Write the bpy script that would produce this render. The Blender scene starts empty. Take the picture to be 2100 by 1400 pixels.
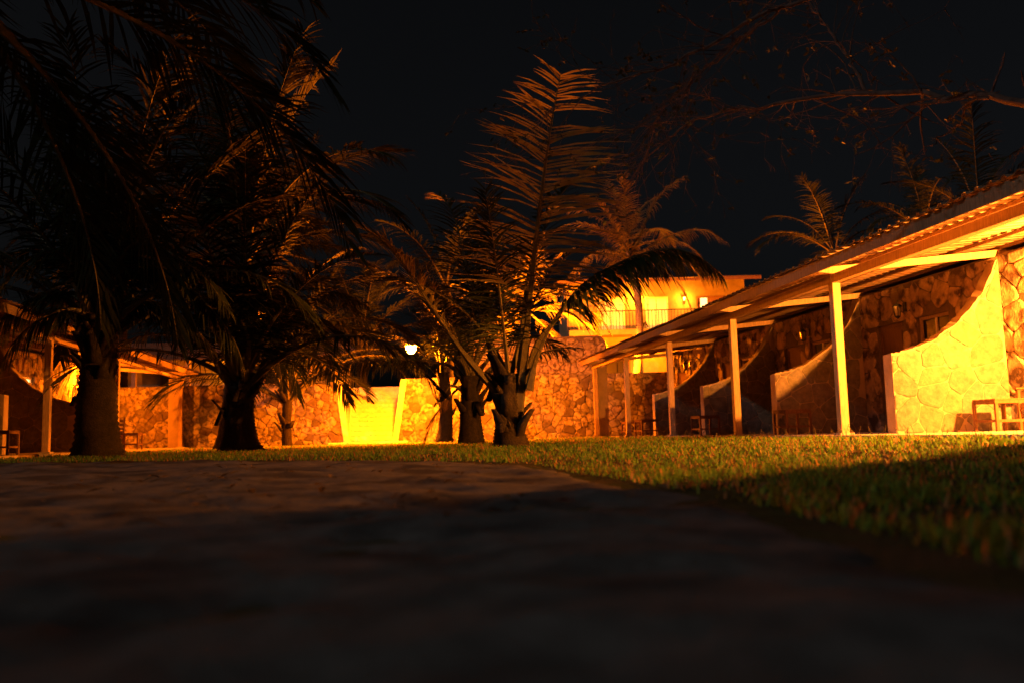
import bpy, bmesh, math, random
import numpy as np
from mathutils import Vector, Matrix, noise
R = math.radians
rng = random.Random(7)
scn = bpy.context.scene
col = scn.collection

# ------------------------------------------------------------------ camera
F_PX, PITCH, ROLL, CAM_H = 1770.0, R(6.15), R(1.5), 0.30
cam_d = bpy.data.cameras.new('camera')
cam = bpy.data.objects.new('camera', cam_d); col.objects.link(cam)
cam_d.sensor_width = 36; cam_d.lens = F_PX/2100*36
cam_d.clip_start = 0.02; cam_d.clip_end = 3000
_r0 = Vector((1, 0, 0)); _f = Vector((0, math.cos(PITCH), math.sin(PITCH))); _u0 = Vector((0, -math.sin(PITCH), math.cos(PITCH)))
_rt = math.cos(ROLL)*_r0 - math.sin(ROLL)*_u0
_up = math.cos(ROLL)*_u0 + math.sin(ROLL)*_r0
CAM = Vector((0, 0, CAM_H))
cam.matrix_world = Matrix(((_rt.x, _up.x, -_f.x, CAM.x), (_rt.y, _up.y, -_f.y, CAM.y), (_rt.z, _up.z, -_f.z, CAM.z), (0, 0, 0, 1)))
cam_d.dof.use_dof = True; cam_d.dof.focus_distance = 13.5; cam_d.dof.aperture_fstop = 1.25
scn.camera = cam

# ------------------------------------------------------------------ night sky, moon
MOON_EL, MOON_AZ = R(30), R(236)
w = bpy.data.worlds.new('World'); scn.world = w; w.use_nodes = True
nt = w.node_tree; bg = nt.nodes['Background']
sky = nt.nodes.new('ShaderNodeTexSky'); sky.sky_type = 'NISHITA'; sky.sun_disc = False
sky.sun_elevation = MOON_EL; sky.sun_rotation = MOON_AZ; sky.air_density = .6; sky.dust_density = 8.0; sky.ozone_density = .3
hs_ = nt.nodes.new('ShaderNodeHueSaturation'); hs_.inputs['Saturation'].default_value = .4
nt.links.new(sky.outputs[0], hs_.inputs['Color']); nt.links.new(hs_.outputs[0], bg.inputs[0]); bg.inputs[1].default_value = 0.0023
sd = bpy.data.lights.new('moon', 'SUN'); sd.energy = 0.3; sd.angle = R(1.0); sd.color = (1.0, .97, .95)
sun = bpy.data.objects.new('moon', sd); col.objects.link(sun)
_md = Vector((math.sin(MOON_AZ)*math.cos(MOON_EL), math.cos(MOON_AZ)*math.cos(MOON_EL), math.sin(MOON_EL)))
sun.rotation_euler = _md.to_track_quat('Z', 'Y').to_euler(); sun.location = _md*60

vs = scn.view_settings
scn.display_settings.display_device = 'sRGB'
vs.view_transform = 'Standard'; vs.look = 'None'; vs.exposure = 0.0; vs.gamma = 1.0; vs.use_curve_mapping = False
scn.cycles.use_denoising = True
scn.cycles.max_bounces = 5; scn.cycles.diffuse_bounces = 3; scn.cycles.glossy_bounces = 2
scn.cycles.transmission_bounces = 3; scn.cycles.sample_clamp_indirect = 6; scn.cycles.caustics_reflective = False; scn.cycles.caustics_refractive = False

SODIUM = (1.0, .165, .002)
WARM = (1.0, .26, .022)
P_STAIR, P_ROOM, P_LEFT, P_LODGE, P_TERR = 11000, 7600, 1000, 380, 42000

def ray(x, y):
    d = _f*F_PX + _rt*(x-1050) + _up*(700-y)
    return d/d.y
def atY(x, y, Y): return CAM + ray(x, y)*Y

# ------------------------------------------------------------------ materials
def mat(name, base, rough=.85, var=.25, scale=6, bump=.15, bscale=40, spec=.3, metal=0, attr=False, trans=0, coord='Object', detail=5, stain=None):
    m = bpy.data.materials.new(name); m.use_nodes = True
    n = m.node_tree; p = n.nodes['Principled BSDF']; L = n.links.new
    tc = n.nodes.new('ShaderNodeTexCoord')
    geo = n.nodes.new('ShaderNodeNewGeometry')
    src = geo.outputs['Position'] if coord == 'World' else tc.outputs['Object']
    nz = n.nodes.new('ShaderNodeTexNoise'); nz.inputs['Scale'].default_value = scale; nz.inputs['Detail'].default_value = detail
    nz.inputs['Roughness'].default_value = .65
    L(src, nz.inputs['Vector'])
    mr = n.nodes.new('ShaderNodeMapRange'); mr.inputs['From Min'].default_value = .3; mr.inputs['From Max'].default_value = .7
    mr.inputs['To Min'].default_value = 1-var; mr.inputs['To Max'].default_value = 1+var
    L(nz.outputs['Fac'], mr.inputs['Value'])
    mx = n.nodes.new('ShaderNodeVectorMath'); mx.operation = 'SCALE'
    L(mr.outputs[0], mx.inputs['Scale'])
    if attr:
        at = n.nodes.new('ShaderNodeAttribute'); at.attribute_name = 'tint'
        m2 = n.nodes.new('ShaderNodeVectorMath'); m2.operation = 'MULTIPLY'
        L(at.outputs['Color'], m2.inputs[0]); m2.inputs[1].default_value = base
        L(m2.outputs[0], mx.inputs[0])
    else:
        mx.inputs[0].default_value = base
    out = mx.outputs[0]
    if stain:
        n3 = n.nodes.new('ShaderNodeTexNoise'); n3.inputs['Scale'].default_value = stain[1]; n3.inputs['Detail'].default_value = 4
        L(src, n3.inputs['Vector'])
        r3 = n.nodes.new('ShaderNodeMapRange'); r3.inputs['From Min'].default_value = .48; r3.inputs['From Max'].default_value = .62
        L(n3.outputs['Fac'], r3.inputs['Value'])
        mm = n.nodes.new('ShaderNodeMix'); mm.data_type = 'RGBA'
        L(r3.outputs[0], mm.inputs['Factor']); L(out, mm.inputs['A']); mm.inputs['B'].default_value = (*stain[0], 1)
        out = mm.outputs['Result']
    L(out, p.inputs['Base Color'])
    p.inputs['Roughness'].default_value = rough; p.inputs['Specular IOR Level'].default_value = spec; p.inputs['Metallic'].default_value = metal
    if bump:
        nb = n.nodes.new('ShaderNodeTexNoise'); nb.inputs['Scale'].default_value = bscale; nb.inputs['Detail'].default_value = 6
        L(src, nb.inputs['Vector'])
        b = n.nodes.new('ShaderNodeBump'); b.inputs['Strength'].default_value = bump; b.inputs['Distance'].default_value = .02
        L(nb.outputs['Fac'], b.inputs['Height']); L(b.outputs[0], p.inputs['Normal'])
    if trans:
        tr = n.nodes.new('ShaderNodeBsdfTranslucent'); L(out, tr.inputs['Color'])
        ms = n.nodes.new('ShaderNodeMixShader'); ms.inputs[0].default_value = trans
        o = n.nodes['Material Output']
        L(p.outputs[0], ms.inputs[1]); L(tr.outputs[0], ms.inputs[2]); L(ms.outputs[0], o.inputs['Surface'])
    return m
def emit(name, color, strength):
    m = bpy.data.materials.new(name); m.use_nodes = True
    p = m.node_tree.nodes['Principled BSDF']; p.inputs['Base Color'].default_value = (.8, .8, .8, 1)
    p.inputs['Emission Color'].default_value = (*color, 1); p.inputs['Emission Strength'].default_value = strength
    return m
def wood(name, base, var=.3):
    m = mat(name, base, .7, var, 5, .25, 60, .25)
    n = m.node_tree
    mp = n.nodes.new('ShaderNodeMapping'); mp.inputs['Scale'].default_value = (9, 9, 1.2)
    tc = [x for x in n.nodes if x.type == 'TEX_COORD'][0]
    n.links.new(tc.outputs['Object'], mp.inputs[0])
    for t in n.nodes:
        if t.type == 'TEX_NOISE': n.links.new(mp.outputs[0], t.inputs['Vector'])
    return m
M = dict(
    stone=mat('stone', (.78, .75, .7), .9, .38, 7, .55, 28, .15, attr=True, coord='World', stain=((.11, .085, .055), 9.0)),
    mortar=mat('mortar', (.16, .125, .09), .95, .25, 12, .4, 50, .15, coord='World'),
    plaster=mat('plaster', (.34, .27, .2), .9, .2, 3, .2, 30, .2, coord='World'),
    lodge=mat('lodge_plaster', (.27, .235, .15), .9, .25, 2.2, .35, 9, .2, coord='World'),
    post=wood('post_wood', (.42, .3, .19)),
    dwood=wood('dark_wood', (.2, .12, .07)),
    fascia=wood('fascia_wood', (.24, .16, .1)),
    furn=wood('furniture_wood', (.15, .075, .035)),
    roof=mat('roof_sheet', (.2, .145, .1), .6, .2, 4, .1, 40, .3, 0, coord='World', stain=((.22, .12, .07), 2.5)),
    deck=mat('deck_concrete', (.36, .32, .27), .9, .2, 5, .2, 60, .2, coord='World'),
    glass=mat('dark_glass', (.012, .012, .014), .35, .1, 3, 0, 1, .15),
    iron=mat('black_iron', (.02, .02, .02), .5, .3, 20, .2, 60, .4),
    white=mat('white_paint', (.75, .72, .66), .6, .08, 8, .05, 40, .3),
    lglass=mat('lantern_glass', (.35, .33, .28), .3, .1, 9, 0, 1, .5),
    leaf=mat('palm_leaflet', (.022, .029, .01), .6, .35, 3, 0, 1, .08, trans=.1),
    litleaf=mat('lit_leaflet', (.24, .2, .065), .5, .3, 3, 0, 1, .3, trans=.5),  # brighter copy of the leaflet; lamplight on these fronds is put into the colour
    lit_bark=mat('lit_palm_bark', (.3, .26, .2), .9, .35, 10, .5, 40, .15),  # bark lightened so the trunk looks lamplit; the light is in the colour
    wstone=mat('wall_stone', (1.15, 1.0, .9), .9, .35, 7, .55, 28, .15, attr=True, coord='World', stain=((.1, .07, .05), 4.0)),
    pale=mat('pale_stone', (.42, .43, .44), .92, .34, 9, .8, 22, .12, attr=True, coord='World'),
    dleaf=mat('dry_leaflet', (.13, .09, .045), .7, .3, 3, 0, 1, .2, trans=.25),
    rachis=mat('palm_rachis', (.075, .065, .026), .55, .25, 8, .1, 40, .35),
    trunk=mat('palm_bark', (.024, .02, .016), .95, .45, 14, .9, 45, .15),
    bark=mat('tree_bark', (.1, .058, .045), .95, .4, 12, .8, 40, .15),
    tleaf=mat('tree_leaf', (.035, .04, .015), .6, .3, 5, 0, 1, .3, trans=.3),
    lawn=mat('lawn_soil', (.045, .05, .022), 1.0, .4, 3, .6, 35, .0, coord='World', stain=((.075, .055, .03), 1.6)),
    grass=mat('grass_blade', (1, 1, 1), .6, .2, 5, 0, 1, .3, attr=True, trans=.5),
    sand=mat('path_sand', (.105, .097, .092), 1.0, .25, 5, .35, 18, .0, coord='World', stain=((.055, .05, .048), 1.8)),
    terrace=mat('terrace_soil', (.1, .09, .05), .95, .3, 3, .4, 20, .1, coord='World'),
    step=mat('step_block', (.72, .69, .58), .9, .2, 6, .35, 35, .2, coord='World'),
    bulb=emit('bulb_glow', (1, .48, .05), 14),
    hot=emit('hot_bulb', SODIUM, P_STAIR*1.12),
    lit=emit('lit_window', (1, .62, .22), 2.6),
    litdim=emit('lit_curtain', (1, .42, .05), .9),
)

# ------------------------------------------------------------------ object helpers
FO = {}
def tag(o, label=None, cat=None, group=None, kind=None):
    if label: o['label'] = label
    if cat: o['category'] = cat
    if group: o['group'] = group
    if kind: o['kind'] = kind
    return o
def empty(name, loc, label=None, cat=None, group=None, local=False):
    o = bpy.data.objects.new(name, None); o.location = loc; o.empty_display_size = .2; col.objects.link(o)
    FO[o] = Vector((0, 0, 0)) if local else Vector(loc)
    return tag(o, label, cat, group)
class MB:
    def __init__(s): s.v = []; s.f = []; s.m = []; s.c = None
    def add(s, vs, fs, mi=0):
        k = len(s.v); s.v += [tuple(x) for x in vs]; s.f += [[i+k for i in f] for f in fs]; s.m += [mi]*len(fs)
    def obox(s, c, a, b, d, mi=0):
        c, a, b, d = map(Vector, (c, a, b, d))
        vs = [c+a*i+b*j+d*k for i in (-1, 1) for j in (-1, 1) for k in (-1, 1)]
        s.add(vs, [(0, 1, 3, 2), (4, 6, 7, 5), (0, 4, 5, 1), (2, 3, 7, 6), (0, 2, 6, 4), (1, 5, 7, 3)], mi)
    def box(s, x0, x1, y0, y1, z0, z1, mi=0):
        s.obox(((x0+x1)/2, (y0+y1)/2, (z0+z1)/2), ((x1-x0)/2, 0, 0), (0, (y1-y0)/2, 0), (0, 0, (z1-z0)/2), mi)
    def bar(s, p, q, w, h, mi=0, up=(0, 0, 1)):
        p, q = Vector(p), Vector(q); t = (q-p); l = t.length; t.normalize()
        upv = Vector(up)
        if abs(t.dot(upv)) > .98: upv = Vector((0, 1, 0))
        sd_ = t.cross(upv).normalized(); u2 = sd_.cross(t)
        s.obox((p+q)/2, t*l/2, sd_*w/2, u2*h/2, mi)
    def tube(s, pts, rad, n=8, mi=0, cap=True):
        pts = [Vector(p) for p in pts]; k0 = len(s.v); prev = None
        for i, p in enumerate(pts):
            t = (pts[min(i+1, len(pts)-1)]-pts[max(i-1, 0)]).normalized()
            if prev is None:
                a = t.cross(Vector((0, 0, 1)) if abs(t.z) < .9 else Vector((1, 0, 0))).normalized()
            else:
                a = (prev - t*prev.dot(t)).normalized()
            prev = a; b = t.cross(a)
            r = rad[i] if isinstance(rad, (list, tuple)) else rad
            for j in range(n):
                th = 2*math.pi*j/n
                rr = r[j] if isinstance(r, (list, tuple)) else r
                s.v.append(tuple(p + a*math.cos(th)*rr + b*math.sin(th)*rr))
        for i in range(len(pts)-1):
            for j in range(n):
                a0 = k0+i*n+j; a1 = k0+i*n+(j+1) % n
                s.f.append([a0, a1, a1+n, a0+n]); s.m.append(mi)
        if cap:
            s.f.append([k0+j for j in range(n)][::-1]); s.m.append(mi)
            e = k0+(len(pts)-1)*n
            s.f.append([e+j for j in range(n)]); s.m.append(mi)
    def mesh(s, name, mats, org=(0, 0, 0), smooth=False, recalc=True):
        me = bpy.data.meshes.new(name)
        o = Vector(org)
        me.from_pydata([tuple(Vector(v)-o) for v in s.v], [], s.f)
        for mm in (mats if isinstance(mats, (list, tuple)) else [mats]): me.materials.append(mm)
        me.polygons.foreach_set('material_index', s.m)
        if s.c is not None:
            at = me.color_attributes.new('tint', 'FLOAT_COLOR', 'POINT')
            at.data.foreach_set('color', np.array([(*c, 1) for c in s.c], dtype=np.float32).ravel())
        if recalc:
            bm = bmesh.new(); bm.from_mesh(me); bmesh.ops.recalc_face_normals(bm, faces=bm.faces); bm.to_mesh(me); bm.free()
        if smooth: me.polygons.foreach_set('use_smooth', [True]*len(me.polygons))
        me.update()
        return me
    def build(s, name, mats, parent=None, smooth=False, recalc=True, org=None):
        a = np.array(s.v)
        if org is None:
            c = (a.min(0)+a.max(0))/2
            c[2] = a[:, 2].min() if parent is None else c[2]
            org = Vector(c)
        me = s.mesh(name, mats, org, smooth, recalc)
        o = bpy.data.objects.new(name, me); col.objects.link(o)
        if parent is not None:
            o.parent = parent; o.location = Vector(org)-FO[parent]
        else: o.location = org
        FO[o] = Vector(org)
        return o
def bevel(o, wd=.006, seg=1):
    md = o.modifiers.new('bevel', 'BEVEL'); md.width = wd; md.segments = seg; md.limit_method = 'ANGLE'
    return o
def lamp(name, loc, power, colr, rad=.05):
    ld = bpy.data.lights.new(name, 'POINT'); ld.energy = power; ld.color = colr; ld.shadow_soft_size = rad
    lo = bpy.data.objects.new(name, ld); lo.location = loc; col.objects.link(lo)
    return lo
def sstep(a, b, x):
    t = min(1, max(0, (x-a)/(b-a))); return t*t*(3-2*t)

# ------------------------------------------------------------------ wing frames
UR = Vector((-.131, .9914, 0)); NR = Vector((.9914, .131, 0)); PR = Vector((4.57, 12.05, 0))
UL = Vector((-.155, .988, 0)); NL = Vector((-.988, -.155, 0)); PL = Vector((-8.80, 16.3, 0))
BAY = 3.8; TW = 2.5; ZD = .18
WALL_Y = 28.0

def ground_z(x, y):
    z = .1*sstep(3.5, 14, y)
    q = Vector((x, y, 0))-PR; t = q.dot(NR); s_ = q.dot(UR)
    z = z + (.135-z)*sstep(-3.2, -.5, t)*sstep(-9, -3, s_)
    z += .014*noise.noise(Vector((x*.5, y*.5, 3))) + .006*noise.noise(Vector((x*2, y*2, 7)))
    return z

# ------------------------------------------------------------------ ground sheet
xs = sorted(set([-900, -300, -100, -50, -30] + [round(-22+i*.5, 2) for i in range(89)] + [30, 50, 100, 300, 900]))
ys = sorted(set([-400, -100, -30, -12, -6] + [round(-3+i*.5, 2) for i in range(68)] + [34, 45, 70, 120, 300, 1200]))
g = MB()
g.v = [(x, y, ground_z(x, y) if abs(x) < 25 and -5 < y < 33 else 0.0) for y in ys for x in xs]
nx = len(xs)
for j in range(len(ys)-1):
    for i in range(nx-1):
        g.f.append([j*nx+i, j*nx+i+1, (j+1)*nx+i+1, (j+1)*nx+i]); g.m.append(0)
tag(g.build('lawn', M['lawn'], smooth=True, recalc=False, org=(0, 0, 0)), kind='structure')

# ------------------------------------------------------------------ sand path curving away to the left
LE = [(-2.2, -1.5), (-2.3, .6), (-2.6, 1.9), (-3.3, 2.8), (-4.4, 4.2), (-5.6, 5.6), (-7.2, 6.9), (-9.5, 8.0), (-12, 9.0), (-15, 9.6)]
RE = [(1.05, -1.5), (1.02, .6), (1.0, 1.75), (.98, 2.5), (.85, 4.0), (.45, 6.2), (-.2, 8.3), (-3.2, 10.3), (-8, 12.0), (-13, 12.8)]
def resample(P, n):
    P = [Vector((*p, 0)) for p in P]; out = []
    for i in range(n):
        q = i/(n-1)*(len(P)-1); k = min(int(q), len(P)-2); t = q-k
        p0 = P[max(k-1, 0)]; p1 = P[k]; p2 = P[k+1]; p3 = P[min(k+2, len(P)-1)]
        out.append(.5*((2*p1)+(p2-p0)*t+(2*p0-5*p1+4*p2-p3)*t*t+(3*p1-p0-3*p2+p3)*t*t*t))
    return out
NA, NB = 280, 110
le, re_ = resample(LE, NA), resample(RE, NA)
prints = [(rng.uniform(-.75, .75), rng.uniform(.7, 7.5), rng.uniform(0, 3.14), rng.uniform(.09, .16)) for _ in range(70)]
sp = MB()
for i in range(NA):
    for j in range(NB):
        k = j/(NB-1); p = le[i].lerp(re_[i], k)
        e = min(k, 1-k)
        x = p.x + .07*noise.noise(Vector((p.x*3, p.y*3, 1)))*(1 if e < .1 else 0); y = p.y
        b = .034*noise.noise(Vector((x*1.5+.3, y*1.9, 0))) + .016*noise.noise(Vector((x*3.1, y*3.7, 12))) + .006*noise.noise(Vector((x*3.2, y*4.5, 5))) + .006*noise.noise(Vector((x*11, y*13, 9)))
        for (fx, fy, fa, fr) in prints:
            dx, dy = x-fx, y-fy
            if abs(dx) < .4 and abs(dy) < .4:
                a_ = (dx*math.cos(fa)+dy*math.sin(fa))/(fr*1.7); c_ = (-dx*math.sin(fa)+dy*math.cos(fa))/fr
                d2 = a_*a_+c_*c_
                b += -.009*math.exp(-d2*1.6) + .004*math.exp(-(math.sqrt(d2)-1.25)**2*7)
        z = ground_z(x, y) + .022 + b - .05*(1-sstep(0, .07, e))
        sp.v.append((x, y, z))
for i in range(NA-1):
    for j in range(NB-1):
        sp.f.append([i*NB+j, i*NB+j+1, (i+1)*NB+j+1, (i+1)*NB+j]); sp.m.append(0)
tag(sp.build('sand_path', M['sand'], smooth=True, recalc=False, org=(0, 0, 0)), kind='structure')
PATH = [(p.x, p.y) for p in le] + [(p.x, p.y) for p in re_[::-1]]
_PA = np.array(PATH)
def in_path(X, Y):
    ins = np.zeros(len(X), bool); n_ = len(_PA)
    for i in range(n_):
        x0, y0 = _PA[i]; x1, y1 = _PA[(i+1) % n_]
        c = ((y0 > Y) != (y1 > Y)) & (X < (x1-x0)*(Y-y0)/((y1-y0) if y1 != y0 else 1e-9)+x0)
        ins ^= c
    return ins

# ------------------------------------------------------------------ irregular stone masonry
def clip(poly, a, b, c):
    out = []
    for i in range(len(poly)):
        p, q = poly[i], poly[(i+1) % len(poly)]
        dp, dq = a*p[0]+b*p[1]-c, a*q[0]+b*q[1]-c
        if dp <= 0: out.append(p)
        if (dp < 0 < dq) or (dq < 0 < dp):
            t = dp/(dp-dq); out.append((p[0]+t*(q[0]-p[0]), p[1]+t*(q[1]-p[1])))
    return out
def cells(x0, x1, y0, y1, size, seed, aspect=1.15):
    rg = random.Random(seed); sx, sy = size*aspect, size
    nx_, ny_ = int((x1-x0)/sx)+3, int((y1-y0)/sy)+3; pts = {}
    for j in range(-1, ny_):
        for i in range(-1, nx_):
            if rg.random() < .2: continue
            pts[i, j] = (x0+(i+.5+(.5 if j % 2 else 0)+rg.uniform(-.42, .42))*sx, y0+(j+.5+rg.uniform(-.42, .42))*sy)
    out = []
    for (i, j), p in pts.items():
        if not (x0-size*.3 < p[0] < x1+size*.3 and y0-size*.3 < p[1] < y1+size*.3): continue
        poly = [(x0, y0), (x1, y0), (x1, y1), (x0, y1)]
        for dj in range(-2, 3):
            for di in range(-2, 3):
                q = pts.get((i+di, j+dj))
                if q is None or (di == 0 and dj == 0): continue
                a, b = q[0]-p[0], q[1]-p[1]
                poly = clip(poly, a, b, (q[0]**2+q[1]**2-p[0]**2-p[1]**2)/2)
                if len(poly) < 3: break
            if len(poly) < 3: break
        if len(poly) >= 3: out.append(poly)
    return out
def area(p): return abs(sum(p[i][0]*p[(i+1) % len(p)][1]-p[(i+1) % len(p)][0]*p[i][1] for i in range(len(p))))/2
def chaikin(p):
    o = []
    for i in range(len(p)):
        a, b = p[i], p[(i+1) % len(p)]
        o += [(a[0]*.87+b[0]*.13, a[1]*.87+b[1]*.13), (a[0]*.13+b[0]*.87, a[1]*.13+b[1]*.87)]
    return o
def stone_tint(rg, dark=.3, pal=0):
    b = .13+.33*rg.betavariate(1.0, max(.25, dark*2.2)) if dark > .05 else rg.uniform(.36, .46)
    if b < .2: return (b, b*.8, b*.6)
    return (b, b*rg.uniform(.82, .9), b*rg.uniform(.6, .74))
def stone_mb(mb, poly, place, rg, gap=.014, dep=.03, rnd=True, tint=None, warp=None):
    cx = sum(p[0] for p in poly)/len(poly); cy = sum(p[1] for p in poly)/len(poly)
    sz = math.sqrt(area(poly)); k = max(.5, 1-gap/sz*1.6)
    P = [(cx+(p[0]-cx)*k, cy+(p[1]-cy)*k) for p in poly]
    if rnd: P = chaikin(P)
    if warp: P = [warp(*p) for p in P]
    n_ = len(P); d = dep*rg.uniform(.7, 1.25); tx, ty = rg.uniform(-.06, .06), rg.uniform(-.06, .06)
    vs_ = []
    for (sc, dd) in ((1, -.012), (1, d*.62), (.84, d)):
        for p in P:
            px, py = cx+(p[0]-cx)*sc, cy+(p[1]-cy)*sc
            if warp: px, py = warp(px, py)
            ex = 0 if dd < 0 else (p[0]-cx)*tx+(p[1]-cy)*ty+rg.uniform(-.12, .12)*d
            vs_.append(place(px, py, dd+ex))
    fs_ = []
    for r_ in range(2):
        for i in range(n_):
            fs_.append((r_*n_+i, r_*n_+(i+1) % n_, (r_+1)*n_+(i+1) % n_, (r_+1)*n_+i))
    fs_.append(tuple(2*n_+i for i in range(n_)))
    k0 = len(mb.v); mb.add(vs_, fs_)
    t = tint or stone_tint(rg)
    if mb.c is None: mb.c = []
    mb.c += [t]*(len(mb.v)-k0)
def lay_stones(parent, polys, place, seed, keep=300, key=None, dark=.3, warp=None, ms='stone', **kw):
    rg = random.Random(seed)
    polys = [p for p in polys if len(p) >= 3 and area(p) > .004]
    polys.sort(key=key or (lambda p: -area(p)))
    rest = MB()
    for i, p in enumerate(polys):
        t = stone_tint(rg, dark)
        if i < keep:
            m_ = MB(); stone_mb(m_, p, place, rg, tint=t, warp=warp, **kw); m_.build('stone', M[ms], parent)
        else:
            stone_mb(rest, p, place, rg, tint=t, warp=warp, **kw)
    if rest.v: tag(rest.build('small_stones', M[ms], parent), kind='stuff')

# ------------------------------------------------------------------ retaining wall, two lengths either side of the steps
TERR = 2.12
def ret_wall(name, x0, x1, top, label, cut, seed, keyf):
    root = empty(name, ((x0+x1)/2, WALL_Y, 0), label, 'wall')
    def outline(poly):
        if cut: poly = clip(poly, *cut)
        return poly
    pts = outline([(x0, 0), (x1, 0), (x1, top), (x0, top)])
    m_ = MB(); n_ = len(pts)
    m_.add([(p[0], WALL_Y, p[1]) for p in pts]+[(p[0], WALL_Y+.45, p[1]) for p in pts],
           [tuple(range(n_)), tuple(range(2*n_-1, n_-1, -1))]+[(i, (i+1) % n_, n_+(i+1) % n_, n_+i) for i in range(n_)])
    m_.build('mortar_core', M['mortar'], root)
    pol = [outline(p) for p in cells(x0, x1, .04, top, .225, seed)]
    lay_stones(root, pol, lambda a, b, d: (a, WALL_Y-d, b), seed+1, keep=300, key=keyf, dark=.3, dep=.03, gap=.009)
    return root
def cutline(xb, xt, top, sgn):   # keep the side sgn of the leaning line (xb,0)-(xt,top)
    a, b = top, -(xt-xb); c = a*xb
    return (a*sgn, b*sgn, c*sgn)
ST_L0, ST_L1, ST_R0, ST_R1 = -5.28, -5.60, -3.98, -3.64
cxk = lambda p: abs(sum(q[0] for q in p)/len(p)+4.6)
ret_wall('retaining_wall', -17.5, ST_L0-.1, 2.16, 'rubble stone retaining wall running from the lit steps to the left veranda', cutline(ST_L0-.18, ST_L1-.18, 2.16, 1), 11, cxk)
ret_wall('retaining_wall', ST_R1+.1-.5, 7.5, 2.2, 'rubble stone retaining wall running from the lit steps to the right veranda', cutline(ST_R0+.18, ST_R1+.18, 2.2, -1), 23, cxk)
# upper terrace (fills behind the walls, open at the stair well)
t_ = MB()
t_.box(-80, -6.35, WALL_Y+.45, 160, 1.2, TERR)
t_.box(-2.95, 80, WALL_Y+.45, 160, 1.2, TERR+.003)
t_.box(-6.349, -2.951, 31.3, 159.9, 1.2, TERR+.006)
tag(t_.build('terrace_ground', M['terrace']), kind='structure')

# steps
sr = empty('stone_stairs', (-4.62, 28, 0), 'flight of pale block steps flaring between two leaning cheek walls under the bare lamp', 'stairs')
NS = 13; rise = (TERR-.06)/NS
for i in range(NS):
    z0 = .06+i*rise; y0 = 27.86+i*.245; f = (z0+rise)/2.2
    xl = ST_L0-.05-.32*f-.012*i; xr = ST_R0+.05+.34*f+.012*i
    m_ = MB(); m_.box(xl, xr, y0, min(y0+.6, 31.6), z0-.12, z0+rise)
    st = bevel(m_.build('step', M['step'], sr), .012)
    nb = 6; off = rng.uniform(-.05, .05); bw = (xr-xl-.2)/nb
    for k in range(nb):
        b = MB(); bx0 = xl+.1+k*bw+(off if k else 0); bx1 = xl+.1+(k+1)*bw-.014+(off if k < nb-1 else 0)
        b.box(bx0, bx1, y0-.022-rng.uniform(0, .01), y0+.02, z0+.012, z0+rise-.05)
        bevel(b.build('block', M['step'], st), .008)
for (xb, xt, sg) in ((ST_L0, ST_L1, -1), (ST_R0, ST_R1, 1)):
    m_ = MB(); v = []
    for y, ex in ((27.945, 0), (31.3, .32)):
        for (xx, zz) in ((xb, 0), (xb+sg*.2, 0), (xt+sg*.2, 2.19), (xt, 2.19)):
            v.append((xx+sg*ex, y, zz if y < 30 else (zz+.02)))
    m_.add(v, [(0, 1, 2, 3), (7, 6, 5, 4), (0, 4, 5, 1), (1, 5, 6, 2), (2, 6, 7, 3), (3, 7, 4, 0)])
    bevel(m_.build('cheek_wall', M['step'], sr), .015)
    m_ = MB(); xx = xb+sg*.34; m_.box(xx-.26, xx+.26, 27.35, 27.74, .0, .2)
    bevel(m_.build('kerb_stone', M['step'], sr), .02)

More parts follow.
